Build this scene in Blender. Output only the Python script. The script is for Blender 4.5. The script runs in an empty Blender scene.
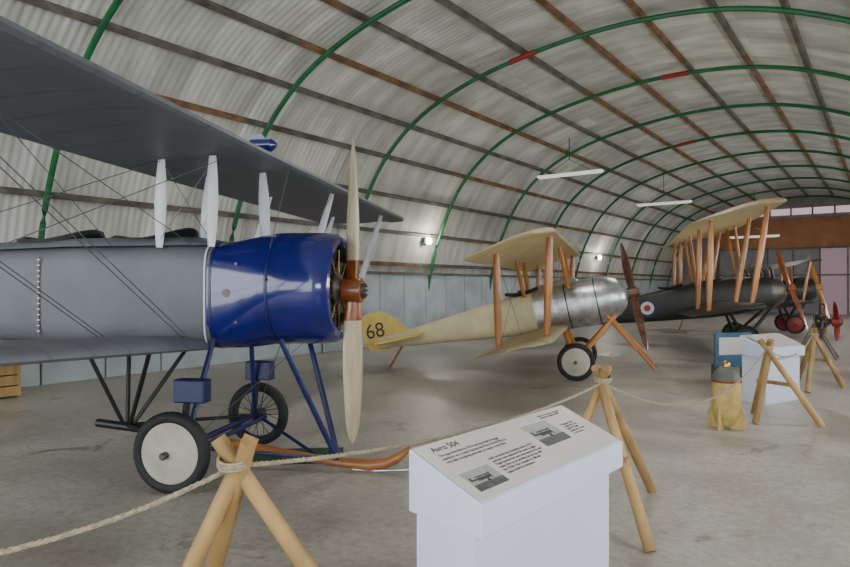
import bpy, math, random
from mathutils import Vector, Matrix
random.seed(4)
D=bpy.data; C=bpy.context
scn=C.scene
col=scn.collection
HA=math.radians(-35.57)   # hangar axis heading
def H(hx,hy,z=0):
    c,s=math.cos(HA),math.sin(HA)
    return Vector((hx*c-hy*s, hx*s+hy*c, z))

# ---------------------------------------------------------------- materials
def mat(name,color,rough=.5,metal=0,var=.0,scale=5,bump=0,bscale=40,coat=0,emit=None,estr=0,color2=None,stretch=None,trans=0):
    m=D.materials.new(name); m.use_nodes=True
    nt=m.node_tree; N=nt.nodes; L=nt.links
    b=N['Principled BSDF']
    b.inputs['Base Color'].default_value=(*color,1)
    b.inputs['Roughness'].default_value=rough
    b.inputs['Metallic'].default_value=metal
    b.inputs['Coat Weight'].default_value=coat
    tc=N.new('ShaderNodeTexCoord')
    src=tc.outputs['Object']
    if stretch:
        mp=N.new('ShaderNodeMapping'); mp.inputs['Scale'].default_value=stretch
        L.new(src,mp.inputs['Vector']); src=mp.outputs['Vector']
    if var>0 or color2:
        n=N.new('ShaderNodeTexNoise'); n.inputs['Scale'].default_value=scale; n.inputs['Detail'].default_value=6
        L.new(src,n.inputs['Vector'])
        r=N.new('ShaderNodeValToRGB')
        c2=color2 if color2 else tuple(max(0,c*(1-var)) for c in color)
        c1=color if color2 else tuple(min(1,c*(1+var)) for c in color)
        r.color_ramp.elements[0].position=.35; r.color_ramp.elements[0].color=(*c2,1)
        r.color_ramp.elements[1].position=.65; r.color_ramp.elements[1].color=(*c1,1)
        L.new(n.outputs['Fac'],r.inputs['Fac']); L.new(r.outputs['Color'],b.inputs['Base Color'])
    if bump>0:
        n2=N.new('ShaderNodeTexNoise'); n2.inputs['Scale'].default_value=bscale; n2.inputs['Detail'].default_value=4
        L.new(src,n2.inputs['Vector'])
        bp=N.new('ShaderNodeBump'); bp.inputs['Strength'].default_value=bump; bp.inputs['Distance'].default_value=.02
        L.new(n2.outputs['Fac'],bp.inputs['Height']); L.new(bp.outputs['Normal'],b.inputs['Normal'])
    if emit:
        b.inputs['Emission Color'].default_value=(*emit,1); b.inputs['Emission Strength'].default_value=estr
    if trans: b.inputs['Transmission Weight'].default_value=trans
    return m

def wingmat(name,color,rib=.33,axis=1,rough=.45,dark=.7,metal=0,translucent=0):
    """doped fabric with faint rib lines along the span"""
    m=mat(name,color,rough,metal,var=.08,scale=3)
    nt=m.node_tree;N=nt.nodes;L=nt.links;b=N['Principled BSDF']
    old=b.inputs['Base Color'].links[0].from_socket
    tc=N.new('ShaderNodeTexCoord'); sx=N.new('ShaderNodeSeparateXYZ'); L.new(tc.outputs['Object'],sx.inputs[0])
    dv=N.new('ShaderNodeMath'); dv.operation='DIVIDE'; dv.inputs[1].default_value=rib; L.new(sx.outputs[axis],dv.inputs[0])
    fr=N.new('ShaderNodeMath'); fr.operation='FRACT'; L.new(dv.outputs[0],fr.inputs[0])
    lt=N.new('ShaderNodeMath'); lt.operation='LESS_THAN'; lt.inputs[1].default_value=.09; L.new(fr.outputs[0],lt.inputs[0])
    mx=N.new('ShaderNodeMixRGB'); mx.blend_type='MULTIPLY'; mx.inputs[2].default_value=(dark,dark,dark,1)
    L.new(lt.outputs[0],mx.inputs[0]); L.new(old,mx.inputs[1]); L.new(mx.outputs[0],b.inputs['Base Color'])
    if translucent:
        tr=N.new('ShaderNodeBsdfTranslucent'); L.new(mx.outputs[0],tr.inputs['Color'])
        ms=N.new('ShaderNodeMixShader'); ms.inputs[0].default_value=translucent
        out=N['Material Output']
        L.new(b.outputs[0],ms.inputs[1]); L.new(tr.outputs[0],ms.inputs[2]); L.new(ms.outputs[0],out.inputs['Surface'])
    return m

M={}
M['silver']=wingmat('silver_dope',(.12,.13,.15),.38,1,.5,.78,0)
M['silverfus']=mat('grey_doped_fuselage_fabric',(.11,.118,.13),.5,0,color2=(.07,.077,.09),scale=1.3,bump=.12,bscale=5)
M['blue']=mat('blue_enamel',(.006,.010,.125),.18,0,var=.15,scale=6,coat=.6)
M['bluedk']=mat('blue_strut_paint',(.006,.014,.085),.35,0,var=.1)
M['black']=mat('black_metal',(.008,.008,.009),.45,0,var=.2)
M['rubber']=mat('tyre_rubber',(.013,.013,.014),.7,0,var=.3,scale=20)
M['cream']=mat('varnished_light_blade_wood',(.45,.37,.25),.35,0,var=.14,scale=6,stretch=(3,3,.5),coat=.3)
M['creamdisc']=mat('wheel_cover_fabric',(.47,.43,.36),.6,0,var=.12,scale=6)
M['white']=mat('white_paint',(.60,.61,.64),.4,0,var=.05)
M['linen']=wingmat('clear_doped_linen',(.66,.57,.36),.30,1,.5,.74,0,.45)
M['linenfus']=mat('clear_doped_linen_fuselage',(.60,.52,.31),.45,0,var=.1,scale=3)
M['yellow']=mat('yellow_tail_fabric',(.60,.45,.10),.5,0,var=.08)
M['alu']=mat('brushed_aluminium',(.52,.53,.55),.36,.9,var=.2,scale=7,bump=.25,bscale=14)
M['orangewood']=mat('varnished_spruce',(.44,.165,.028),.35,0,var=.25,scale=4,stretch=(1,1,.15),coat=.3)
M['propwood']=mat('mahogany_laminate',(.23,.06,.014),.25,0,var=.3,scale=6,coat=.5)
M['propdark']=mat('dark_walnut_laminate',(.09,.03,.015),.25,0,var=.3,scale=6,coat=.5)
M['skid']=mat('skid_ash_wood',(.33,.12,.035),.4,0,var=.25,scale=5,stretch=(.3,3,3),coat=.2)
M['pole']=mat('pine_pole',(.38,.235,.085),.55,0,var=.32,scale=5,stretch=(1,1,.25),bump=.2,bscale=25)
M['rope']=mat('hemp_rope',(.38,.32,.22),.85,0,var=.25,scale=60,bump=.6,bscale=120)
M['olive']=mat('olive_dope',(.022,.025,.020),.45,0,var=.2,scale=2)
M['olivew']=wingmat('olive_dope_wing',(.03,.034,.027),.3,1,.5,.7)
M['paint_white']=mat('display_white_board',(.60,.65,.75),.5,0,var=.03,scale=3)
M['paper']=mat('laminated_paper',(.60,.55,.51),.3,0,var=.03,scale=3,coat=.3)
M['ink']=mat('printed_ink',(.03,.025,.025),.5)
M['photo_sky']=mat('printed_photograph_sky',(.33,.33,.32),.4,0,var=.1,scale=12)
M['photo_ground']=mat('printed_photograph_ground',(.07,.07,.065),.4,0,var=.5,scale=60)
M['green']=mat('green_steel_paint',(.006,.115,.035),.4,0,var=.2,scale=3)
M['red']=mat('red_primer',(.26,.018,.014),.5,0,var=.1)
M['timber']=mat('roof_timber',(.20,.105,.05),.75,0,var=.4,scale=3)
M['steelgrey']=mat('weathered_grey_purlin',(.13,.115,.09),.65,.0,var=.4,scale=3)
M['fluo']=mat('fluorescent_fitting',(.8,.8,.78),.5,0,emit=(1,1,.95),estr=.4)
M['steel']=mat('engine_steel',(.09,.075,.065),.4,.7,var=.3,scale=20)
M['wire']=mat('bracing_wire_steel',(.12,.12,.13),.4,.4)
M['brass']=mat('brass',(.5,.3,.1),.3,.9)
M['bombyellow']=mat('bomb_yellow_paint',(.50,.36,.12),.5,0,var=.2,scale=10)
M['grass']=mat('turf_mat',(.015,.07,.025),.9,0,var=.4,scale=30,bump=.5,bscale=90)
M['bluepanel']=mat('blue_poster',(.03,.10,.17),.5,0,var=.2)
M['rblue']=mat('roundel_blue',(.01,.02,.08),.5); M['rwhite']=mat('roundel_white',(.6,.6,.58),.5); M['rred']=mat('roundel_red',(.4,.02,.02),.5)

def sheetmat():
    m=mat('corrugated_sheet',(.66,.66,.60),.5,0,color2=(.43,.43,.385),scale=1.0,stretch=(1,2.4,.45))
    nt=m.node_tree;N=nt.nodes;L=nt.links;b=N['Principled BSDF']
    old=b.inputs['Base Color'].links[0].from_socket
    tc=N.new('ShaderNodeTexCoord'); sx=N.new('ShaderNodeSeparateXYZ'); L.new(tc.outputs['Object'],sx.inputs[0])
    dv=N.new('ShaderNodeMath'); dv.operation='DIVIDE'; dv.inputs[1].default_value=.76; L.new(sx.outputs[1],dv.inputs[0])
    fl=N.new('ShaderNodeMath'); fl.operation='FLOOR'; L.new(dv.outputs[0],fl.inputs[0])
    dz=N.new('ShaderNodeMath'); dz.operation='DIVIDE'; dz.inputs[1].default_value=2.4; L.new(sx.outputs[0],dz.inputs[0])
    fz=N.new('ShaderNodeMath'); fz.operation='FLOOR'; L.new(dz.outputs[0],fz.inputs[0])
    cb=N.new('ShaderNodeCombineXYZ'); L.new(fl.outputs[0],cb.inputs[0]); L.new(fz.outputs[0],cb.inputs[1])
    wn=N.new('ShaderNodeTexWhiteNoise'); L.new(cb.outputs[0],wn.inputs['Vector'])
    mr=N.new('ShaderNodeMapRange'); mr.inputs[3].default_value=.82; mr.inputs[4].default_value=1.1
    L.new(wn.outputs['Value'],mr.inputs[0])
    mx=N.new('ShaderNodeVectorMath'); mx.operation='SCALE'
    L.new(old,mx.inputs[0]); L.new(mr.outputs[0],mx.inputs['Scale']); L.new(mx.outputs[0],b.inputs['Base Color'])
    return m
M['sheet']=sheetmat()
M['wallpanel']=mat('pale_blue_wall_panel',(.41,.47,.49),.6,0,var=.14,scale=1.5)

def floormat():
    m=D.materials.new('concrete_floor'); m.use_nodes=True; nt=m.node_tree;N=nt.nodes;L=nt.links;b=N['Principled BSDF']
    tc=N.new('ShaderNodeTexCoord')
    def noise(s,d=8,r=.6,dist=0):
        n=N.new('ShaderNodeTexNoise'); n.inputs['Scale'].default_value=s; n.inputs['Detail'].default_value=d; n.inputs['Roughness'].default_value=r; n.inputs['Distortion'].default_value=dist
        L.new(tc.outputs['Object'],n.inputs['Vector']); return n
    n1=noise(.6,10,.7,.3); r1=N.new('ShaderNodeValToRGB')
    r1.color_ramp.elements[0].position=.34; r1.color_ramp.elements[0].color=(.26,.232,.19,1)
    r1.color_ramp.elements[1].position=.58; r1.color_ramp.elements[1].color=(.43,.40,.345,1)
    L.new(n1.outputs['Fac'],r1.inputs[0])
    n2=noise(14,9,.8); r2=N.new('ShaderNodeValToRGB')
    r2.color_ramp.elements[0].position=.34; r2.color_ramp.elements[0].color=(.66,.65,.63,1)
    r2.color_ramp.elements[1].position=.58; r2.color_ramp.elements[1].color=(1.06,1.06,1.06,1)
    L.new(n2.outputs['Fac'],r2.inputs[0])
    mx=N.new('ShaderNodeMixRGB'); mx.blend_type='MULTIPLY'; mx.inputs[0].default_value=1
    L.new(r1.outputs[0],mx.inputs[1]); L.new(r2.outputs[0],mx.inputs[2])
    n4=noise(1.3,7,.65,1.0); r4=N.new('ShaderNodeValToRGB')
    r4.color_ramp.elements[0].position=.60; r4.color_ramp.elements[0].color=(1,1,1,1)
    r4.color_ramp.elements[1].position=.68; r4.color_ramp.elements[1].color=(.55,.5,.45,1)
    L.new(n4.outputs['Fac'],r4.inputs[0])
    m4=N.new('ShaderNodeMixRGB'); m4.blend_type='MULTIPLY'; m4.inputs[0].default_value=1
    L.new(mx.outputs[0],m4.inputs[1]); L.new(r4.outputs[0],m4.inputs[2])
    L.new(m4.outputs[0],b.inputs['Base Color'])
    r3=N.new('ShaderNodeMapRange'); r3.inputs[1].default_value=.35; r3.inputs[2].default_value=.6; r3.inputs[3].default_value=.28; r3.inputs[4].default_value=.5
    L.new(n1.outputs['Fac'],r3.inputs[0]); L.new(r3.outputs[0],b.inputs['Roughness'])
    bp=N.new('ShaderNodeBump'); bp.inputs['Strength'].default_value=.25; bp.inputs['Distance'].default_value=.01
    L.new(n2.outputs['Fac'],bp.inputs['Height']); L.new(bp.outputs[0],b.inputs['Normal'])
    return m
M['floor']=floormat()

# ---------------------------------------------------------------- mesh helpers
def mk(name,verts,faces,m,parent=None,smooth=False,rot=0,mats=None,fm=None):
    me=D.meshes.new(name); me.from_pydata([tuple(v) for v in verts],[],faces); me.update()
    o=D.objects.new(name,me); col.objects.link(o)
    if mats:
        for x in mats: me.materials.append(x)
        for p,i in zip(me.polygons,fm): p.material_index=i
    else: me.materials.append(m)
    if smooth:
        for p in me.polygons: p.use_smooth=True
    if parent: o.parent=parent
    if rot: o.rotation_euler[2]=rot
    return o
def empty(name,loc=(0,0,0),rot=(0,0,0)):
    e=D.objects.new(name,None); e.empty_display_size=.2; e.location=loc; e.rotation_euler=rot; col.objects.link(e); return e
def loft(name,rings,m,parent=None,cap=(True,True),smooth=True,mats=None,fmf=None,rot=0):
    n=len(rings[0]); v=[p for r in rings for p in r]; f=[]; fm=[]
    for i in range(len(rings)-1):
        for j in range(n):
            f.append((i*n+j,i*n+(j+1)%n,(i+1)*n+(j+1)%n,(i+1)*n+j)); fm.append(fmf(i,j) if fmf else 0)
    if cap[0]: f.append(tuple(range(n))[::-1]); fm.append(fmf(0,0) if fmf else 0)
    if cap[1]: f.append(tuple(range((len(rings)-1)*n,len(rings)*n))); fm.append(fmf(len(rings)-2,0) if fmf else 0)
    o=mk(name,v,f,m,parent,smooth,rot,mats,fm)
    if smooth:
        md=o.modifiers.new('es','EDGE_SPLIT'); md.split_angle=math.radians(40)
    return o
def box(name,c,s,m,parent=None,rotm=None,bev=0,rot=0):
    hx,hy,hz=s[0]/2,s[1]/2,s[2]/2
    vs=[Vector((x,y,z)) for x in(-hx,hx) for y in(-hy,hy) for z in(-hz,hz)]
    if rotm: vs=[rotm@v for v in vs]
    vs=[v+Vector(c) for v in vs]
    f=[(0,1,3,2),(4,6,7,5),(0,4,5,1),(2,3,7,6),(0,2,6,4),(1,5,7,3)]
    o=mk(name,vs,f,m,parent,rot=rot)
    if bev:
        b=o.modifiers.new('b','BEVEL'); b.width=bev; b.segments=2
    return o
def frame(d):
    d=Vector(d).normalized(); up=Vector((0,0,1)) if abs(d.z)<.95 else Vector((1,0,0))
    a=d.cross(up).normalized(); b=a.cross(d).normalized(); return a,b
def tube(name,pts,r,m,parent=None,n=10,rad=None,rot=0,smooth=True):
    pts=[Vector(p) for p in pts]; rings=[]; 
    for i,p in enumerate(pts):
        d=(pts[min(i+1,len(pts)-1)]-pts[max(i-1,0)])
        a,b=frame(d); rr=rad[i] if rad else r
        rings.append([p+a*math.cos(t)*rr+b*math.sin(t)*rr for t in [2*math.pi*k/n for k in range(n)]])
    return loft(name,rings,m,parent,rot=rot,smooth=smooth)
def strut(name,p1,p2,chord,thick,m,parent=None,taper=.6):
    """streamlined strut; chord runs along local x"""
    p1=Vector(p1);p2=Vector(p2);d=(p2-p1)
    cx=Vector((1,0,0)); cx=(cx-d.normalized()*cx.dot(d.normalized())).normalized()
    ty=d.normalized().cross(cx)
    rings=[]
    for t in [0,.08,.25,.5,.75,.92,1]:
        k=taper+(1-taper)*math.sin(math.pi*t)
        p=p1+d*t
        rings.append([p+cx*math.cos(a)*chord*k/2+ty*math.sin(a)*thick*k/2 for a in [2*math.pi*q/12 for q in range(12)]])
    return loft(name,rings,m,parent)
def wire(name,p1,p2,parent,m=None,r=.0035):
    return tube(name,[p1,p2],r,m or M['wire'],parent,n=5)
def airfoil():
    up=[(0,0),(.02,.028),(.08,.055),(.2,.075),(.4,.078),(.6,.062),(.8,.036),(1,.004)]
    lo=[(.8,.016),(.6,.03),(.4,.036),(.2,.026),(.08,.004),(.02,-.012)]
    return up+lo
def wing(name,y0,y1,xle,zle,chord,m,parent,inc=0,dih=0,tipraked=.35,n=26,xfun=None):
    rings=[]
    L=y1-y0
    for i in range(n+1):
        y=y0+L*i/n
        c=chord; xo=0
        for tip in ((y0 if abs(y0)>1 else None),(y1 if abs(y1)>1 else None)):
            if tip is None: continue
            dd=abs(y-tip)
            if dd<tipraked:
                k=math.sqrt(max(0,1-((tipraked-dd)/tipraked)**2))
                k=.35+.65*k
                xo=-(1-k)*chord*.35; c=chord*k
        z=zle+abs(y)*math.tan(dih)
        rings.append([Vector((xle+xo-px*c*math.cos(inc)+pz*c*math.sin(inc),y,z+pz*c*math.cos(inc)-px*c*math.sin(inc))) for px,pz in airfoil()])
    return loft(name,rings,m,parent)
def sring(x,zc,hw,hh,n=2,cnt=28,zb=None):
    out=[]
    for k in range(cnt):
        a=2*math.pi*k/cnt; c,s=math.cos(a),math.sin(a)
        yy=hw*math.copysign(abs(c)**(2/n),c); h=hh if s>=0 or zb is None else zb
        out.append(Vector((x,yy,zc+h*math.copysign(abs(s)**(2/n),s))))
    return out
def lathe_x(name,prof,centre,m,parent,n=32,cap=(True,True)):
    rings=[[Vector((centre[0]+x,centre[1]+r*math.cos(2*math.pi*k/n),centre[2]+r*math.sin(2*math.pi*k/n))) for k in range(n)] for x,r in prof]
    return loft(name,rings,m,parent,cap)
def lathe_y(name,prof,centre,m,parent,n=40,cap=(True,True)):
    rings=[[Vector((centre[0]+r*math.cos(2*math.pi*k/n),centre[1]+y,centre[2]+r*math.sin(2*math.pi*k/n))) for k in range(n)] for y,r in prof]
    return loft(name,rings,m,parent,cap)
def lathe_z(name,prof,centre,m,parent,n=28):
    rings=[[Vector((centre[0]+r*math.cos(2*math.pi*k/n),centre[1]+r*math.sin(2*math.pi*k/n),centre[2]+z)) for k in range(n)] for z,r in prof]
    return loft(name,rings,m,parent)
def wheel(pref,c,R,parent,disc=None,tw=.05):
    K=10
    rings=[]
    r0=R-tw
    for k in range(K+1):
        a=2*math.pi*k/K
        rings.append((tw*math.cos(a), r0+tw*math.sin(a)))
    lathe_y(pref+'_tyre',[(y,r) for y,r in rings],c,M['rubber'],parent,cap=(False,False))
    lathe_y(pref+'_rim',[(-.03,r0-.045),(-.03,r0-.015),(.03,r0-.015),(.03,r0-.045),(-.03,r0-.045)],c,M['black'],parent,cap=(False,False))
    if disc:
        lathe_y(pref+'_cover',[(-.085,.03),(-.08,.05),(-.03,r0-.03),(.03,r0-.03),(.08,.05),(.085,.03)],c,disc,parent)
        lathe_y(pref+'_hub',[(-.14,.02),(-.13,.03),(.13,.03),(.14,.02)],c,M['steel'],parent,n=16)
    else:
        lathe_y(pref+'_hub',[(-.1,.03),(-.09,.05),(.09,.05),(.1,.03)],c,M['black'],parent,n=16)
        vs=Vector(c)
        for k in range(24):
            a=2*math.pi*k/24; s=.07 if k%2 else -.07
            p1=vs+Vector((math.cos(a+.2)*.04,s,math.sin(a+.2)*.04)); p2=vs+Vector((math.cos(a)*(r0-.03),0,math.sin(a)*(r0-.03)))
            tube(pref+'_spoke_%d'%k,[p1,p2],.0035,M['steel'],parent,n=4)
def propeller(name,c,R,cmax,roll,parent,mi,mo,split=.2,s=-1):
    c=Vector(c)
    for kk,sg in enumerate((1,-1)):
        rings=[];n=18;vals=[]
        for i in range(n+1):
            t=i/n; r=.05+(R-.05)*t
            ph=math.radians(62-34*t)
            ch=cmax*(.42+.58*math.sin(math.pi*min(1,.12+t*.75)))*(1 if t<.85 else math.sqrt(max(.03,1-((t-.85)/.15)**2*.97)))
            th=ch*(.42-.33*t)
            dx,dy=math.sin(ph),math.cos(ph)*s*sg
            nx,ny=-dy,dx
            ring=[]
            for q in range(14):
                a=2*math.pi*q/14
                u=math.cos(a)*ch/2; w=math.sin(a)*th/2
                x=dx*u+nx*w; y=dy*u+ny*w; z=sg*r
                ring.append(Vector((c.x+x, c.y+y*math.cos(roll)-z*math.sin(roll), c.z+y*math.sin(roll)+z*math.cos(roll))))
            rings.append(ring); vals.append(t)
        loft(name+'_blade_%d'%(kk+1),rings,None,parent,mats=[mi,mo],fmf=lambda i,j:(0 if vals[i]<split else 1))
    lathe_x(name+'_boss',[(-.09,.09),(-.085,.11),(.085,.11),(.09,.09)],c,mi,parent,n=20)
    lathe_x(name+'_hub_plate',[(.085,.075),(.105,.075),(.108,.06)],c,M['steel'],parent,n=20)
    for k in range(8):
        a=k*math.pi/4
        lathe_x(name+'_bolt_%d'%k,[(.10,.009),(.125,.009)],c+Vector((0,.055*math.cos(a),.055*math.sin(a))),M['steel'],parent,n=6)
def roundel(pref,c,r,parent,side=-1,tilt=0):
    for i,(k,mm) in enumerate(((1,'rblue'),(.68,'rwhite'),(.34,'rred'))):
        n=32; vs=[Vector((c[0]+r*k*math.cos(2*math.pi*q/n),c[1]+side*.002*(i+1)+ (r*k*math.cos(2*math.pi*q/n))*tilt,c[2]+r*k*math.sin(2*math.pi*q/n))) for q in range(n)]
        mk('%s_ring_%d'%(pref,i+1),vs,[tuple(range(n))],M[mm],parent)
def plate(name,outline,y,th,m,parent):
    n=len(outline)
    vs=[Vector((x,y-th/2,z)) for x,z in outline]+[Vector((x,y+th/2,z)) for x,z in outline]
    f=[tuple(range(n)),tuple(range(n,2*n))[::-1]]+[(i,(i+1)%n,n+(i+1)%n,n+i)[::-1] for i in range(n)]
    return mk(name,vs,f,m,parent)
def hplate(name,outline,z,th,m,parent):
    n=len(outline)
    vs=[Vector((x,y,z-th/2)) for x,y in outline]+[Vector((x,y,z+th/2)) for x,y in outline]
    f=[tuple(range(n))[::-1],tuple(range(n,2*n))]+[(i,(i+1)%n,n+(i+1)%n,n+i) for i in range(n)]
    return mk(name,vs,f,m,parent)
def engine(pref,c,R,parent,n=9):
    lathe_x(pref+'_crankcase',[(-.12,.12),(-.1,.15),(.08,.15),(.14,.07),(.2,.05)],c,M['steel'],parent,n=20)
    for k in range(n):
        a=2*math.pi*k/n; d=Vector((0,math.cos(a),math.sin(a))); pts=[];rad=[]
        for i in range(17):
            r=.12+(R-.12)*i/16; pts.append(Vector(c)+d*r); rad.append(.052 if i%2 else .038)
        tube(pref+'_cylinder_%d'%k,pts,.05,M['steel'],parent,n=10,rad=rad,smooth=False)
        tube(pref+'_pushrod_%d'%k,[Vector(c)+Vector((.08,0,0))+d*.1,Vector(c)+Vector((.07,0,0))+d*R],.008,M['brass'],parent,n=6)
        tube(pref+'_rocker_%d'%k,[Vector(c)+Vector((.07,0,0))+d*R,Vector(c)+Vector((-.02,0,0))+d*R*1.02],.012,M['brass'],parent,n=6)

# ---------------------------------------------------------------- hangar shell
prof=[(-11.8,0),(-11.78,1.0),(-11.6,2.1),(-11.2,3.4),(-10.45,4.75),(-9.35,5.75),(-7.9,6.4),(-6.1,6.8),(-4.2,6.95),(-2.3,6.78),(-.6,6.2),(1.0,5.2),(2.3,3.7),(3.1,1.9),(3.35,0)]
def cr(p0,p1,p2,p3,t):
    return tuple(.5*((2*b)+(-a+c)*t+(2*a-5*b+4*c-d)*t*t+(-a+3*b-3*c+d)*t**3) for a,b,c,d in zip(p0,p1,p2,p3))
fine=[]
P=[(-11.75,-1)]+prof+[(3.4,-1.8)]
for i in range(1,len(P)-2):
    for k in range(6): fine.append(cr(P[i-1],P[i],P[i+1],P[i+2],k/6))
fine.append(prof[-1])
def nrm(i):
    a=fine[max(0,i-1)]; b=fine[min(len(fine)-1,i+1)]; t=Vector((b[0]-a[0],b[1]-a[1])).normalized(); return Vector((t.y,-t.x)) # inward
HY0,HY1=-7,44
def shell(name,i0,i1,m):
    step=.0325; n=int((HY1-HY0)/step); v=[];f=[]
    cnt=i1-i0+1
    for a in range(n+1):
        y=HY0+a*step; off=.0095*math.sin(2*math.pi*a/4)
        for i in range(i0,i1+1):
            nn=nrm(i); v.append((fine[i][0]-nn.x*off,y,fine[i][1]-nn.y*off))
    for a in range(n):
        for j in range(cnt-1):
            q=a*cnt+j; f.append((q,q+1,q+cnt+1,q+cnt))
    return mk(name,v,f,m,smooth=True,rot=HA)
iL=next(i for i,p in enumerate(fine) if p[1]>1.9)
iR=len(fine)-1-next(i for i,p in enumerate(fine[::-1]) if p[1]>1.9)
shell('wall_left',0,iL,M['sheet']); shell('ceiling',iL,iR,M['sheet']); shell('wall_right',iR,len(fine)-1,M['sheet'])
mk('floor',[(-14,-9,0),(6,-9,0),(6,46,0),(-14,46,0)],[(0,1,2,3)],M['floor'],rot=HA)
def inset(i,d): n=nrm(i); return (fine[i][0]+n.x*d, fine[i][1]+n.y*d)
e=empty('roof_arch_ribs',rot=(0,0,HA))
ys=[5.0+3.75*k for k in range(-3,11)]
for k,y in enumerate(ys):
    tube('rib_%d'%k,[Vector((inset(i,.2)[0],y,max(0,inset(i,.2)[1]))) for i in range(len(fine))],.05,M['green'],e,n=8)
for y,i0 in ((ys[5],40),(ys[6],47),(ys[8],42)):
    tube('red_sleeve_%d'%i0,[Vector((inset(i,.2)[0],y,inset(i,.2)[1])) for i in range(i0,i0+3)],.062,M['red'],e,n=8)
e=empty('roof_purlins',rot=(0,0,HA))
for k,i in enumerate(range(9,len(fine)-6,4)):
    p=inset(i,.06); nn=nrm(i); ang=math.atan2(nn.x,nn.y)
    R=Matrix.Rotation(ang,3,'Y')
    yy=-6.8; j=0
    while yy<43.5:
        L_=min(7.5,43.8-yy)
        m_=M['timber'] if random.random()<.4 else M['steelgrey']
        box('purlin_%d_%d'%(k,j),(p[0],yy+L_/2,p[1]),(.09,L_-.01,.09),m_,e,rotm=R); yy+=L_; j+=1
e=empty('trim_1',rot=(0,0,HA))
y=-7; k=0
while y<43:
    hgt=.85 if y<11.5 else 2.0
    box('panel_%d'%k,(-11.55+(.0 if hgt<1 else .05),y+.55,hgt/2),(.06,1.07,hgt),M['wallpanel'],e,bev=.012); y+=1.1;k+=1
box('top_rail_low',(-11.52,2.2,.88),(.1,18.4,.06),M['steelgrey'],e)
box('top_rail_high',(-11.45,27.5,2.03),(.1,32,.06),M['steelgrey'],e)
n=len(fine)
mk('wall_back',[(p[0],44,p[1]) for p in fine],[tuple(range(n))],mat('end_wall_boards',(.22,.205,.20),.7,0,var=.15,scale=2),rot=HA)
e=empty('door_1',rot=(0,0,HA))
M['orangeband']=mat('door_header_board',(.36,.14,.05),.6,0,var=.12,scale=2)
M['doorp']=mat('door_leaf_grey',(.22,.215,.225),.5,0,var=.12,scale=2)
M['pinkp']=mat('door_leaf_pink_translucent',(.42,.30,.36),.5,0,emit=(1,.62,.8),estr=.10)  # pink light on grey leaves put into the colour and a weak glow
box('header',(-3.2,43.85,4.75),(11.5,.15,1.75),M['orangeband'],e)
for k in range(8):
    box('leaf_%d'%k,(-8.0+1.35*k,43.8,1.95),(1.3,.12,3.85),M['pinkp'] if k in(4,5) else M['doorp'],e,bev=.02)
    for z in (2.3,): box('leaf_rail_%d_%d'%(k,z*10),(-8.0+1.35*k,43.7,z),(1.3,.06,.08),M['steelgrey'],e)
    box('leaf_stile_%d'%k,(-8.67+1.35*k,43.7,1.95),(.07,.07,3.8),M['steelgrey'],e)
box('track',(-3.2,43.7,3.88),(11.5,.2,.1),M['steelgrey'],e)
e=empty('window_1',rot=(0,0,HA))
M['pinkwin']=mat('pink_skylight_pane',(.7,.55,.6),.5,0,emit=(1,.72,.83),estr=.5)
for k in range(5):
    box('pane_%d'%k,(-6.4+1.1*k,43.88,6.05),(1.0,.05,.38),M['pinkwin'],e)
    box('bar_%d'%k,(-6.95+1.1*k,43.85,6.05),(.06,.1,.5),M['green'],e)
M['daypane']=mat('daylight_pane',(.8,.85,.9),.3,0,emit=(.93,.97,1),estr=15)  # glowing panes added to light the hangar from the unseen right wall
for k in range(7):
    e=empty('window_%d'%(k+2),rot=(0,0,HA))  # invented windows that carry the fill panes
    y=-3+6.2*k
    Rm=Matrix.Rotation(math.radians(-14),3,'Y')
    box('pane',(2.72,y,2.35),(.04,3.0,1.2),M['daypane'],e,rotm=Rm)
    box('frame_top',(2.55,y,2.97),(.1,3.2,.08),M['white'],e); box('frame_bottom',(2.86,y,1.74),(.1,3.2,.08),M['white'],e)
    for s in(-1.5,0,1.5): box('mullion_%d'%(s*10),(2.68,y+s,2.35),(.06,.07,1.3),M['white'],e,rotm=Rm)

def fluoro(hx,hy,z,L=1.8):
    e=empty('fluorescent_light',H(hx,hy,z),(0,0,HA))
    box('housing',(0,0,0),(L,.18,.07),M['fluo'],e,bev=.01)
    for s in(-.04,.04): tube('tube_%d'%(s*100),[(-L/2+.05,s,-.05),(L/2-.05,s,-.05)],.016,M['fluo'],e,n=8)
    for s in(-.35,.35): wire('bridle_%d'%(s*10),(s*L,0,.03),(0,0,.45),e,M['black'],.008)
    wire('cable',(0,0,.44),(0,0,6.2-z),e,M['black'],.012)
fluoro(-8.0,18.8,5.1,2.1); fluoro(-7.3,26.5,4.95,2.1); fluoro(-5.2,34,4.0,2.1)
M['bulb']=mat('lamp_bulb',(1,1,1),.3,0,emit=(1,.98,.92),estr=60)
def plight(name,loc,power):
    l=D.lights.new(name,'POINT'); l.energy=power; l.shadow_soft_size=.08; l.color=(1,.97,.9)
    o=D.objects.new(name,l); o.location=loc; col.objects.link(o)
for hx,hy,z in ((-11.1,15.8,3.0),(-11.1,29.8,3.0)):
    e=empty('wall_floodlight',H(hx,hy,z),(0,0,HA))
    box('housing',(-.12,0,0),(.08,.24,.18),M['white'],e,bev=.01)
    lathe_x('lens',[(-.07,.10),(-.03,.10),(.0,.07),(.02,.02)],(0,0,0),M['bulb'],e,n=16)
    box('bracket',(-.25,0,0),(.25,.06,.06),M['steelgrey'],e)
    plight('floodlight_bulb',H(hx+.25,hy,z),40)

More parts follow.
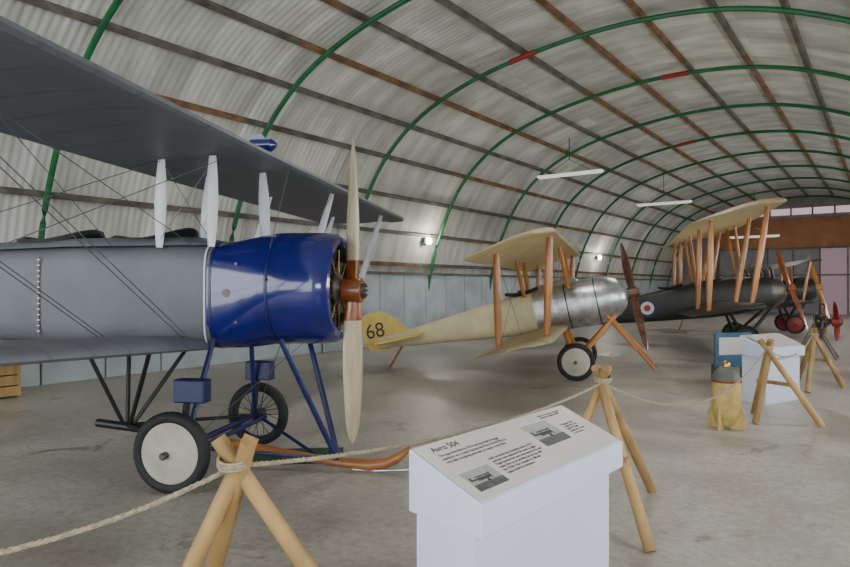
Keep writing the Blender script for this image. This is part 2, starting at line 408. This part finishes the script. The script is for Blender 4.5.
# ---------------------------------------------------------------- blue-nosed biplane
A=empty('blue_nosed_biplane',(-.647,5.84,0),(0,0,math.radians(-10)))
hz=1.62
cow=[]
cp=((-.56,.37),(-.2,.37),(-.11,.385),(-.085,.41),(-.095,.45),(-.15,.485),(-.25,.50),(-.5,.505))
for x,r in cp:
    cow.append(sring(x,1.64,r,r,2,40))
for x,zc,hw,hh,nn in ((-.7,1.635,.495,.505,2.15),(-.85,1.61,.465,.50,2.5),(-1.0,1.585,.435,.49,3.0),(-1.2,1.575,.41,.48,3.6)):
    cow.append(sring(x,zc,hw,hh,nn,40))
loft('cowling',cow,None,A,cap=(False,False),mats=[M['blue'],M['black']],fmf=lambda i,j:1 if i<2 else 0)  # inner rings coloured black to stand for the shade inside the cowl
mk('firewall',sring(-.50,1.64,.37,.37),[tuple(range(28))],M['black'],A)  # black disc put in as the dark depth behind the engine
for x in(-.62,-1.17):
    loft('cowl_band_%d'%(-x*100),[sring(x-.012,1.635 if x>-1 else 1.576,.507 if x>-1 else .418,.51 if x>-1 else .488,2.1 if x>-1 else 3.5),sring(x+.012,1.635 if x>-1 else 1.576,.507 if x>-1 else .42,.51 if x>-1 else .488,2.1 if x>-1 else 3.4)],M['bluedk'],A,cap=(False,False))
for x,y,z,r in ((-1.0,-.437,1.6,.035),(-.9,-.458,1.85,.012),(-.9,-.46,1.35,.012),(-.62,-.512,1.72,.012)):
    lathe_y('fastener_%d'%(z*100),[(0,r),(-.008,r)],(x,y,z),M['steel'],A,n=12)
engine('rotary_engine',(-.22,0,1.64),.345,A)
propeller('propeller',(0,0,hz),1.37,.20,0,A,M['propwood'],M['cream'],.15,-1)
tube('crankshaft',[(-.3,0,1.63),(0,0,hz)],.04,M['steel'],A)
fus=[]
for x,zc,hw,hh,nn in ((-1.18,1.575,.405,.475,4.2),(-1.6,1.57,.405,.47,5.5),(-2.6,1.57,.405,.46,6),(-3.6,1.58,.39,.43,6),(-5.0,1.59,.31,.36,6),(-6.6,1.62,.19,.27,6),(-8.5,1.65,.05,.18,5)):
    fus.append(sring(x,zc,hw,hh,nn,36))
loft('fuselage',fus,M['silverfus'],A)
dk=[]
for x,h in ((-1.2,.05),(-1.5,.10),(-2.6,.10),(-3.7,.09),(-5.2,.05)):
    w=.38 if x>-3 else .34 if x>-4 else .26
    zt=2.02 if x>-3 else 1.99 if x>-4 else 1.93
    dk.append([Vector((x,w*math.cos(a),zt+h*math.sin(a))) for a in [math.pi*q/14 for q in range(15)]])
loft('decking',dk,M['silverfus'],A)
for k,x in enumerate((-1.95,-2.95)):
    n=28
    tube('cockpit_coaming_%d'%k,[(x+.38*math.cos(a),.27*math.sin(a),2.135-.08*abs(math.sin(a))**2+.03*math.cos(a)) for a in [2*math.pi*q/24 for q in range(25)]],.042,M['black'],A,n=8)
    mk('cockpit_opening_%d'%k,[Vector((x+.36*math.cos(2*math.pi*q/n),.25*math.sin(2*math.pi*q/n),2.122-.03*abs(math.sin(2*math.pi*q/n)))) for q in range(n)],[tuple(range(n))],M['black'],A)  # flat black disc on the decking, painting the shaded cockpit inside
lathe_z('compass_globe',[(0,.02),(.02,.06),(.06,.08),(.1,.075),(.15,.045),(.17,.01)],(-1.32,-.12,2.1),M['white'],A,n=16)
for x in (-1.22,):
    rg=[sring(x+dx,1.572,.411,.474 if x>-2 else .455,5,36) for dx in(-.008,.008)]
    loft('seam_tape_%d'%(-x*10),rg,M['white'],A,cap=(False,False))
for k in range(14):
    box('lacing_%d'%k,(-2.85,-.412,1.25+k*.05),(.03,.006,.008),M['white'],A)
box('lacing_strip',(-2.85,-.409,1.57),(.012,.006,.72),M['steel'],A)
wing('upper_wing',-5.5,5.5,-.58,2.76,1.48,M['silver'],A,inc=math.radians(1.5),dih=math.radians(.2),tipraked=.55,n=44)
wing('lower_wing_starboard',-5.3,-.39,-1.17,1.10,1.46,M['silver'],A,inc=math.radians(1.5),dih=math.radians(3.2),tipraked=.5)
wing('lower_wing_port',.39,5.3,-1.17,1.10,1.46,M['silver'],A,inc=math.radians(1.5),dih=math.radians(1.2),tipraked=.5)
for k,(x,y,xb) in enumerate(((-1.62,-.42,-1.66),(-1.12,-.45,-1.15),(-1.62,.42,-1.66),(-1.05,.42,-1.0))):
    strut('cabane_strut_%d'%k,(xb,y*.92,2.0),(x,y,2.78),.12,.05,M['white'],A,.55)
for k,(x,y) in enumerate(((-.85,2.0),(-1.65,2.0),(-.85,4.5),(-1.65,4.5),(-.85,-3.9),(-1.65,-3.9))):
    zl=1.1+abs(y)*math.tan(math.radians(1.2 if y>0 else 3.2))
    strut('interplane_strut_%d'%k,(x-.5,y,zl+.05),(x,y,2.79),.11,.045,M['white'] ,A,.5)
W=[((-.85,-3.9,2.76),(-1.35,-.42,1.15)),((-1.65,-3.9,2.76),(-2.15,-.42,1.15)),((-1.0,-.45,2.76),(-1.35,-3.9,1.33)),((-1.62,-.42,2.76),(-2.15,-3.9,1.33)),
   ((-1.62,-.42,2.76),(-1.15,-.42,2.05)),((-1.1,-.45,2.76),(-1.66,-.4,2.05)),((-.85,2,2.76),(-1.35,.42,1.15)),((-.85,2,2.76),(-1.35,4.5,1.15)),((-.85,4.5,2.76),(-1.35,2,1.15)),
   ((-.95,-3.9,2.76),(-2.15,-3.9,1.33)),((-.6,0,2.76),(-.62,-.4,1.98)),
   ((-.79,-3.9,2.76),(-1.29,-.42,1.15)),((-1.59,-3.9,2.76),(-2.09,-.42,1.15)),((-1.65,-3.9,2.76),(-3.3,-.41,1.25)),((-.85,-3.9,2.76),(-1.3,-.42,2.0)),((-1.65,-2.2,2.76),(-2.1,-.4,2.0))]
for k,(a,b) in enumerate(W): wire('bracing_wire_%d'%k,a,b,A,r=.0036)
lathe_x('gravity_tank',[(-.16,.02),(-.14,.055),(.06,.055),(.1,.02)],(-.78,-.12,2.93),M['blue'],A,n=16)
box('gravity_tank_bracket',(-.8,-.12,2.87),(.14,.03,.1),M['black'],A)
plate('tank_fin',[(-.9,2.93),(-.72,2.93),(-.82,3.03),(-.96,3.02)],-.12,.012,M['blue'],A)
wheel('wheel_near',(-1.24,-.88,.33),.33,A,M['creamdisc'])
wheel('wheel_far',(-1.24,.74,.33),.33,A,None)
tube('axle',[(-1.24,-.95,.33),(-1.24,.82,.33)],.028,M['bluedk'],A)
tube('spreader_bar',[(-1.1,-.7,.33),(-1.1,.6,.33)],.022,M['bluedk'],A)
sk=[(-2.55,.34),(-2.2,.31),(-1.6,.25),(-1.0,.18),(-.5,.11),(-.1,.07),(.15,.06),(.3,.08),(.42,.14),(.52,.22)]
rings=[]
for x,z in sk:
    w,h=(.045,.04) if x<.05 else (.055,.05) if x<.45 else (.03,.028)
    rings.append([Vector((x,w*math.cos(a),z+h*math.sin(a))) for a in [2*math.pi*q/12+.26 for q in range(12)]])
loft('landing_skid',rings,None,A,mats=[M['black'],M['skid']],fmf=lambda i,j:0 if i<2 else 1)
tube('skid_shoe',[(.0,0,.015),(.2,0,.012),(.45,.0,.03),(.52,0,.04)],.014,M['alu'],A)
for k,s in enumerate((-1,1)):
    strut('front_leg_%d'%k,(-.55,s*.34,1.2),(-.14,s*.02,.1),.055,.035,M['bluedk'],A,.9)
    strut('rear_leg_%d'%k,(-2.45,s*.34,1.14),(-2.25,s*.02,.32),.045,.03,M['black'],A,.9)
    strut('mid_leg_%d'%k,(-1.75,s*.36,1.14),(-2.2,s*.02,.32),.045,.03,M['black'],A,.9)
    yw=-.72 if s<0 else .62
    strut('oleo_%d'%k,(-1.15,s*.37,1.2),(-1.22,yw,.34),.05,.04,M['bluedk'],A,.9)
    box('shock_box_%d'%k,(-1.16,yw*.98,.80),(.27,.13,.19),M['bluedk'],A,bev=.012)
    tube('shock_cord_%d'%k,[(-1.2,yw,.7),(-1.24,yw,.34)],.03,M['rubber'],A)
    tube('radius_rod_%d'%k,[(-1.2,yw,.34),(-2.25,0,.33)],.018,M['black'],A)
    tube('front_radius_rod_%d'%k,[(-1.2,yw,.34),(-.3,0,.1)],.016,M['bluedk'],A)
wire('uc_wire_1',(-.55,-.34,1.15),(-1.2,.62,.36),A); wire('uc_wire_2',(-.55,.34,1.15),(-1.2,-.72,.36),A)
hplate('tailplane',[(-7.6,-.1),(-7.9,-1.6),(-8.6,-1.8),(-8.7,1.8),(-7.9,1.6),(-7.6,.1)],1.7,.05,M['silver'],A)
plate('rudder',[(-8.2,1.75),(-8.4,2.5),(-8.9,2.6),(-9.1,1.9),(-8.9,1.4),(-8.4,1.4)],0,.05,M['silver'],A)
tube('tail_skid',[(-7.9,0,1.5),(-8.3,0,.02)],.025,M['skid'],A)
for s in(-1,1):
    tube('tail_stand_leg_%d'%s,[(-7.4,s*.05,1.36),(-7.4,s*.45,.02)],.03,M['pole'],A)

# ---------------------------------------------------------------- generic tail-down biplane
def biplane(name,hub,head,pitch,P):
    c,s=math.cos(pitch),math.sin(pitch)
    def B(dx,dz): return (dx*c+dz*s, dz*c-dx*s)
    E=empty(name,hub,(0,-pitch,head))
    fr=P['fus']; rings=[sring(x,zc,hw,hh,nn,28) for x,zc,hw,hh,nn in fr]
    sp=P['metal_to']
    loft('fuselage',rings,None,E,mats=[M[P['cowlm']],M[P['fusm']]],fmf=lambda i,j:0 if fr[i][0]>sp else 1)
    ux,uz=B(*P['upLE']); lx,lz=B(*P['loLE'])
    inc=P.get('inc',math.radians(5)); ch=P['chord']; hs=P['hs']; lch=P.get('lch',ch*.98)
    wing('upper_wing',-hs,hs,ux,uz,ch,M[P['wingm']],E,inc=inc,tipraked=P.get('rake',.3),n=40,dih=P.get('dih',0))
    hw=P['fw']; lm=M[P.get('lowm',P['wingm'])]; linc=P.get('linc',inc)
    wing('lower_wing_starboard',-hs*P.get('lr',1),-hw,lx,lz,lch,lm,E,inc=linc,tipraked=.3,dih=P.get('dih',0))
    wing('lower_wing_port',hw,hs*P.get('lr',1),lx,lz,lch,lm,E,inc=linc,tipraked=.3,dih=P.get('dih',0))
    si=math.sin(inc); sl=math.sin(linc); k=0
    for y in P['struts']:
        for q in (.12,.72):
            for sg in(-1,1):
                dz=y*math.tan(P.get('dih',0))
                strut('interplane_strut_%d'%k,(lx-q*lch,sg*y,lz-q*lch*sl+.05+dz),(ux-q*ch,sg*y,uz-q*ch*si+.02+dz),P.get('sw',.11),P.get('sw',.11)*.5,M['orangewood'],E,.7); k+=1
        for sg in(-1,1):
            y2=P['fw'] if y==P['struts'][0] else P['struts'][0]
            for q in(.12,.72):
                wire('flying_wire_%d'%k,(ux-q*ch,sg*y,uz-q*ch*si),(lx-q*lch,sg*y2,lz-q*lch*sl),E,r=.004)
                wire('landing_wire_%d'%k,(lx-q*lch,sg*y,lz-q*lch*sl),(ux-q*ch,sg*y2,uz-q*ch*si),E,r=.004); k+=1
    for q in (.15,.75):
        for sg in(-1,1):
            strut('cabane_strut_%d'%k,(ux-q*ch-.02,sg*hw*.9,P['decktop']-.1),(ux-q*ch,sg*(hw+.2),uz-q*ch*si+.02),.08,.04,M['orangewood'],E,.8); k+=1
    for j,x in enumerate(P['cockpits']):
        zt=P['decktop']+.0
        tube('cockpit_coaming_%d'%j,[(x+.3*math.cos(a),.22*math.sin(a),zt+.02-.05*abs(math.sin(a))**2) for a in [2*math.pi*q/20 for q in range(21)]],.035,M['black'],E,n=8)
        mk('cockpit_opening_%d'%j,[Vector((x+.28*math.cos(2*math.pi*q/20),.2*math.sin(2*math.pi*q/20),zt+.02)) for q in range(20)],[tuple(range(20))],M['black'],E)  # no hole here, a black disc stands for the cockpit's inner shade
    R=.33; wx,wz=B(P['wheeld'],R-hub[2]); tr=P.get('track',.75)
    wheel('wheel_near',(wx,-tr,wz),R,E,M[P['discm']]); wheel('wheel_far',(wx,tr,wz),R,E,M[P['discm']])
    tube('axle',[(wx,-tr-.06,wz),(wx,tr+.06,wz)],.025,M['black'],E)
    for sg in(-1,1):
        for j,xx in enumerate((P['ug'][0],P['ug'][1])):
            strut('gear_leg_%d_%d'%(sg,j),(xx,sg*hw*.85,P['bz']),(wx+.03*(1-2*j),sg*(tr-.14),wz+.02),.09,.05,M[P.get('legm','orangewood')],E,.85)
    tx=P['tail']; tz=P['tz']
    hplate('tailplane',[(tx+.75,-.08),(tx+.5,-1.1),(tx+.1,-1.25),(tx-.35,-1.15),(tx-.4,-.1),(tx-.4,.1),(tx-.35,1.15),(tx+.1,1.25),(tx+.5,1.1),(tx+.75,.08)],tz,.04,M[P['tailm']],E)
    if P.get('stripes'):
        plate('fin',[(tx+.55,tz+.05),(tx+.35,tz+.45),(tx+.05,tz+.72),(tx+.05,tz-.1)],0,.04,M[P['tailm']],E)
        for j,(a,b,mm) in enumerate(((.05,-.16,'rblue'),(-.16,-.38,'rwhite'),(-.38,-.62,'rred'))):
            plate('rudder_stripe_%d'%j,[(tx+a,tz-.12),(tx+a,tz+.98-.06*j*j),(tx+b,tz+.98-.06*(j+1)**2),(tx+b,tz-.12+.05*j)],0,.05,M[mm],E)
    else:
        plate('fin_and_rudder',[(tx+.45,tz+.05),(tx+.15,tz+.4),(tx-.15,tz+.62),(tx-.5,tz+.6),(tx-.62,tz+.3),(tx-.5,tz-.15),(tx-.1,tz-.2)],0,.04,M[P['tailm']],E)
    gx,gz=B(tx*c+.0,-hub[2]+.03)
    tube('tail_skid',[(tx+.25,0,tz-.1),(gx-.05,0,gz)],.025,M['skid'],E)
    propeller('propeller',(0.02,0,0),P['pr'],.19,P['roll'],E,M[P['propm']],M[P['propm']],.2,P.get('ps',-1))
    return E,B
E2,B2=biplane('linen_covered_biplane',(3.76,11.83,1.53),math.radians(-16),math.radians(12),dict(
  fus=[(-.10,0,.16,.16,2),(-.14,0,.24,.24,2),(-.25,0,.34,.34,2),(-.45,0,.42,.42,2),(-.8,-.01,.42,.44,2.2),(-1.3,0.0,.38,.42,2.6),(-1.75,.01,.36,.40,3),(-1.751,.01,.36,.39,3),(-2.4,.0,.32,.36,3.5),(-3.4,.0,.22,.25,4),(-5.0,-.0,.04,.1,3)],
  metal_to=-1.7,cowlm='alu',fusm='linenfus',upLE=(-1.05,.87),loLE=(-1.10,-.62),chord=1.35,lch=1.2,linc=math.radians(1.5),hs=3.9,lr=.95,fw=.36,wingm='linen',
  struts=(2.9,),sw=.12,decktop=.42,cockpits=(-1.95,),wheeld=-.95,track=.75,discm='creamdisc',ug=(-.35,-1.3),bz=-.33,tail=-4.7,tz=.03,tailm='yellow',
  pr=1.25,roll=math.radians(-38),propm='propdark',inc=math.radians(5)))
for s in(-1,1):
    strut('skid_strut_%d'%s,(-.5,s*.3,-.3),(.1,s*.55,-1.35),.08,.05,M['orangewood'],E2,.9)
for x,hw,hh,nn in ((-.62,.424,.432,2.1),(-1.15,.395,.432,2.5)):
    loft('cowl_joint_%d'%(-x*100),[sring(x-.012,-.003,hw,hh,nn),sring(x+.012,-.003,hw,hh,nn)],M['steel'],E2,cap=(False,False))
lathe_x('headrest_fairing',[(-.5,.02),(-.3,.1),(.1,.16),(.4,.14),(.5,.05)],(-1.35,0,.36),M['alu'],E2,n=20)
def text(name,body,size,loc,rot,m,parent,ext=.0005):
    cu=D.curves.new(name,'FONT'); cu.body=body; cu.size=size; cu.extrude=ext; cu.materials.append(m)
    o=D.objects.new(name,cu); col.objects.link(o); o.location=loc; o.rotation_euler=rot; o.parent=parent; return o
text('tail_number','68',.42,(-5.22,-.03,.13),(math.radians(90),0,0),M['ink'],E2)

E3,B3=biplane('olive_biplane',(9.55,17.0,1.6),math.radians(-16),math.radians(9),dict(
  fus=[(-.10,-.02,.10,.12,2),(-.2,-.02,.28,.30,2.2),(-.5,-.02,.38,.42,2.8),(-1.2,0,.42,.48,3.5),(-2.0,.02,.42,.50,3.5),(-3.0,.02,.38,.43,4),(-4.2,.02,.30,.34,4),(-5.8,.04,.17,.21,4),(-7.3,.06,.04,.10,3)],
  metal_to=-.3,cowlm='steel',fusm='olive',upLE=(-1.15,1.66),loLE=(-1.5,-.42),chord=1.85,lch=1.4,linc=math.radians(1),hs=5.0,fw=.42,wingm='linen',lowm='olivew',
  struts=(2.2,4.1),sw=.13,decktop=.5,cockpits=(-1.9,-2.9),wheeld=-1.2,track=.85,discm='olive',ug=(-.5,-1.6),bz=-.36,tail=-6.9,tz=.1,tailm='olive',stripes=True,
  pr=1.35,roll=math.radians(-40),propm='propwood',inc=math.radians(4),legm='olive',dih=math.radians(1)))
roundel('fuselage_roundel',(-3.6,-.352,.02),.26,E3,-1,tilt=-.067)
for k in range(4):
    for sg in(-1,1):
        tube('exhaust_stub_%d_%d'%(k,sg),[(-.4-.16*k,sg*.2,.3),(-.42-.16*k,sg*.3,.55),(-.5-.16*k,sg*.32,.7)],.035,M['steel'],E3)

E4,B4=biplane('dark_biplane',(13.9,23.0,1.6),math.radians(-16),math.radians(9),dict(
  fus=[(-.10,0,.12,.12,2),(-.15,0,.36,.36,2),(-.5,0,.50,.50,2),(-1.2,0,.46,.48,2.6),(-2.0,.02,.38,.42,3),(-3.0,.02,.3,.33,4),(-5.0,.04,.05,.12,3)],
  metal_to=-.8,cowlm='black',fusm='olive',upLE=(-.8,.85),loLE=(-1.0,-.45),chord=1.3,lch=1.2,hs=3.7,fw=.42,wingm='olivew',
  struts=(2.7,),sw=.1,decktop=.42,cockpits=(-1.9,),wheeld=-.9,track=.75,discm='red',ug=(-.5,-1.3),bz=-.33,tail=-4.6,tz=.1,tailm='rwhite',
  pr=1.35,roll=math.radians(-28),propm='orangewood',inc=math.radians(2),legm='black'))

# rotary engine on a display stand with a red propeller
E=empty('engine_display_stand',(9.1,14.9,0),(0,0,math.radians(-35)))
engine('radial_engine',(0,0,.85),.42,E)
propeller('display_propeller',(.28,0,.85),.72,.16,math.radians(50),E,M['red'],M['red'],.2)
for sx in(-1,1):
    for sy in(-1,1): tube('stand_leg_%d_%d'%(sx,sy),[(-.15,sy*.08,.8),(sx*.4-.1,sy*.35,.02)],.03,M['steelgrey'],E,n=8)
box('stand_plate',(-.14,0,.85),(.04,.4,.4),M['steelgrey'],E)

# ---------------------------------------------------------------- info lecterns
def lectern(name,loc,ang,L=1.28,Wd=.36,zl=.85,zh=1.0,content=True,body='paint_white'):
    E=empty(name,loc,(0,0,ang))
    x0,y0=.04,.06; bl=L-.08
    mw=M[body]
    v=[(x0,y0,0),(x0+bl,y0,0),(x0+bl,Wd-.01,0),(x0,Wd-.01,0),(x0,y0,zl-.02),(x0+bl,y0,zl-.02),(x0+bl,Wd-.01,zh-.03),(x0,Wd-.01,zh-.03)]
    f=[(0,3,2,1),(4,5,6,7),(0,1,5,4),(1,2,6,5),(2,3,7,6),(3,0,4,7)]
    mk('pedestal',v,f,mw,E)
    v=[(0,0,zl-.13),(L,0,zl-.13),(L,Wd,zl-.10),(0,Wd,zl-.10),(0,0,zl),(L,0,zl),(L,Wd,zh),(0,Wd,zh)]
    o=mk('sloping_top',v,f,mw,E); b=o.modifiers.new('b','BEVEL'); b.width=.006; b.segments=2
    if content:
        sl=math.atan2(zh-zl,Wd); Sl=math.hypot(Wd,zh-zl)
        T=empty('panel_frame',(0,0,zl+.002),(sl,0,0)); T.parent=E
        box('printed_panel',(L/2,Sl/2,.003),(L-.03,Sl-.03,.004),M['paper'],T)
        z=.0056
        text('heading','Avro 504',.048,(.08,Sl-.07,z),(0,0,0),M['ink'],T,.001)
        text('body_text_1','The type first flew in 1913 and was built in large\nnumbers as a trainer during the First World War. It\nwas light, forgiving and easy to repair in the field.',.022,(.08,Sl-.105,z),(0,0,0),M['ink'],T)
        text('body_text_2','Early machines flew bombing raids in 1914\nand later ones defended the coast at night.\nPupils learned the new manoeuvres in it, and\nmany flew on as joyriding aircraft up until\nthe 1930s. This example is a full-size\nreplica built by volunteers.',.0205,(.30,.185,z),(0,0,0),M['ink'],T)
        text('body_text_3','Wingspan 36 ft\nLength 29 ft 5 in\nSpeed 95 mph\nEndurance 3 hours\nCrew of two',.02,(1.02,.235,z),(0,0,0),M['ink'],T)
        text('body_text_4','Replica by museum volunteers,\nopened for display in 2009.',.018,(.95,Sl-.05,z),(0,0,0),M['ink'],T)
        def pic(px,py,w,h,tag):
            box(tag+'_border',(px,py,.0054),(w+.014,h+.014,.001),M['white'],T)
            box(tag+'_sky',(px,py,.006),(w,h,.001),M['photo_sky'],T)
            box(tag+'_ground',(px,py-h*.34,.0066),(w,h*.32,.001),M['photo_ground'],T)
            for j,(ax,ay,aw,ah) in enumerate(((0,.12,.5,.045),(.0,-.05,.46,.05),(-.1,.02,.62,.07),(-.4,.08,.06,.18),(.12,.03,.02,.2),(-.12,.03,.02,.2),(.22,.02,.015,.3),(.05,-.15,.08,.12))):
                box('%s_aircraft_%d'%(tag,j),(px+ax*w,py+ay*h,.0072),(aw*w,ah*h,.001),M['ink'],T)
        pic(.16,.11,.20,.12,'picture_1'); pic(.84,.225,.24,.17,'picture_2')
    return E
lectern('information_lectern',(.21,2.4,0),math.atan2(.768,.64))
E=lectern('information_lectern',(4.75,9.0,0),math.radians(32),L=.95,Wd=.42,zl=.78,zh=.95,content=False)
box('panel_sheet',(.475,.2,.885),(.85,.34,.006),M['paper'],E,rotm=Matrix.Rotation(math.atan2(.17,.42),3,'X'))
E=empty('display_board',(5.35,11.3,0),(0,0,math.radians(15)))
box('board',(0,0,.55),(.75,.04,.6),M['bluepanel'],E,bev=.01)
box('poster',(-.05,-.024,.62),(.5,.006,.3),M['paper'],E)
for s in(-.3,.3): box('leg_%d'%(s*10),(s,0,.15),(.05,.3,.3),M['steelgrey'],E)

# ---------------------------------------------------------------- rope barrier trestles
def trestle(x,y,h,feet,r=.033):
    """pine poles crossed and lashed at the head"""
    E=empty('rope_barrier_trestle',(x,y,0))
    for k,(fx,fy) in enumerate(feet):
        d=Vector((fx,fy,0)).normalized()
        top=Vector((-d.x*.07,-d.y*.07,h+.03))+Vector((-d.y,d.x,0))*.02*(1 if k%2 else -1); bot=Vector((fx,fy,.01))
        tube('leg_%d'%k,[bot,(top+bot)/2,top],r,M['pole'],E,n=12,rad=[r*1.12,r*1.02,r*.9])
    for j in range(3):
        tube('lashing_%d'%j,[(.06*math.cos(a),.06*math.sin(a),h-.06+.012*j+.015*math.sin(a)) for a in [2*math.pi*q/16 for q in range(17)]],.006,M['rope'],E,n=6)
    if len(feet)>=3:
        a=Vector((feet[0][0],feet[0][1],0))*.5; b=Vector((feet[-1][0],feet[-1][1],0))*.5
        a.z=b.z=h*.48
        tube('brace',[a+(a-b)*.08,b+(b-a)*.08],r*.7,M['pole'],E,n=8)
    return E
trestle(-.72,2.46,1.05,[(-.40,-.22),(.68,.0),(-.30,.30)],.034)
trestle(1.27,4.65,1.05,[(.13,-.61),(.56,.59),(-.5,-.25),(-.2,.6)],.034)
trestle(4.15,7.9,.98,[(.52,-.25),(-.18,-.08),(.12,.55)],.036)
trestle(6.2,10.4,.95,[(.62,.2),(-.25,-.28),(.15,.7)],.036)
trestle(-1.95,1.5,1.05,[(-.40,-.22),(.5,.0),(-.30,.30)],.034)
def rope(a,b,sag):
    a=Vector(a);b=Vector(b)
    L=(b-a).length; n=int(L/.02)
    E=empty('barrier_rope')
    for st in range(3):
        ps=[]
        for i in range(n+1):
            t=i/n; p=a.lerp(b,t); p.z-=sag*4*t*(1-t)
            ph=i*.02/.075*2*math.pi+st*2*math.pi/3
            d=(b-a).normalized(); u,v=frame(d); ps.append(p+u*math.cos(ph)*.005+v*math.sin(ph)*.005)
        tube('strand_%d'%st,ps,.0062,M['rope'],E,n=6)
rope((-1.95,1.5,.96),(-.72,2.46,.98),.13)
rope((-.72,2.46,.98),(1.27,4.65,.97),.10)
rope((1.27,4.65,.97),(4.15,7.9,.9),.38)
rope((4.15,7.9,.9),(6.2,10.4,.87),.2)

# ---------------------------------------------------------------- finned bomb
E=empty('finned_practice_bomb',(3.52,7.6,0),(0,0,math.radians(20)))
lathe_z('body',[(.04,.09),(.10,.12),(.18,.15),(.25,.16),(.50,.162),(.56,.155)],(0,0,0),M['bombyellow'],E)
lathe_z('band',[(.54,.158),(.545,.165),(.56,.165),(.565,.158)],(0,0,0),M['red'],E)
lathe_z('nose_cap',[(.56,.155),(.60,.150),(.66,.125),(.70,.095),(.72,.06)],(0,0,0),mat('dark_cap_paint',(.10,.115,.09),.5),E)
lathe_z('fuze',[(.715,.045),(.75,.045),(.78,.03),(.79,.01)],(0,0,0),M['brass'],E)
for k in range(4):
    a=k*math.pi/2+.4; R_=Matrix.Rotation(a,3,'Z')
    vs=[R_@Vector(p) for p in [(.05,-.008,0),(.22,-.008,0),(.22,-.008,.16),(.17,-.008,.26),(.08,-.008,.25),(.05,.008,0),(.22,.008,0),(.22,.008,.16),(.17,.008,.26),(.08,.008,.25)]]
    mk('fin_%d'%k,vs,[(0,1,2,3,4),(9,8,7,6,5)]+[(i,5+i,5+(i+1)%5,(i+1)%5) for i in range(5)],M['bombyellow'],E)

o=box('turf_mat',(-1.35,6.3,.012),(1.1,.5,.024),M['grass'],None,rotm=Matrix.Rotation(.1,3,'Z'))
E=empty('wooden_crate',H(-10.9,3.9),(0,0,HA))
for k in range(3): box('slat_front_%d'%k,(.3,0,.1+.16*k),(.03,1.0,.14),M['pole'],E); box('slat_back_%d'%k,(-.3,0,.1+.16*k),(.03,1.0,.14),M['pole'],E)
for s in(-.48,.48):
    box('end_%d'%(s*10),(0,s,.25),(.6,.03,.48),M['pole'],E)
box('lid',(0,0,.5),(.66,1.04,.03),M['pole'],E)

# ---------------------------------------------------------------- lights
def area(name,loc,rot,sx,sy,power,color=(1,1,1)):
    l=D.lights.new(name,'AREA'); l.shape='RECTANGLE'; l.size=sx; l.size_y=sy; l.energy=power; l.color=color
    o=D.objects.new(name,l); o.location=loc; o.rotation_euler=rot; col.objects.link(o); return o
area('open_end_daylight',H(-4.2,-6.9,3.0),(math.radians(90),0,HA),12,5.2,1050,(.95,.98,1))
for k,hy in enumerate((8,17,27,37)):
    area('roof_lamp_%d'%k,H(-4.2,hy,6.3),(0,0,HA),1.2,1.2,130,(1,.98,.95))  # unseen fill lights added below the crown, without fittings
w=D.worlds.new('w'); scn.world=w; w.use_nodes=True
w.node_tree.nodes['Background'].inputs[0].default_value=(.75,.85,1,1); w.node_tree.nodes['Background'].inputs[1].default_value=1.0
# ---------------------------------------------------------------- camera
cam=D.cameras.new('cam'); cam.sensor_width=36; cam.lens=650/850*36; cam.clip_end=200
co=D.objects.new('camera',cam); co.location=(0,0,1.66); co.rotation_euler=(math.radians(90.22),0,0); col.objects.link(co)
scn.camera=co
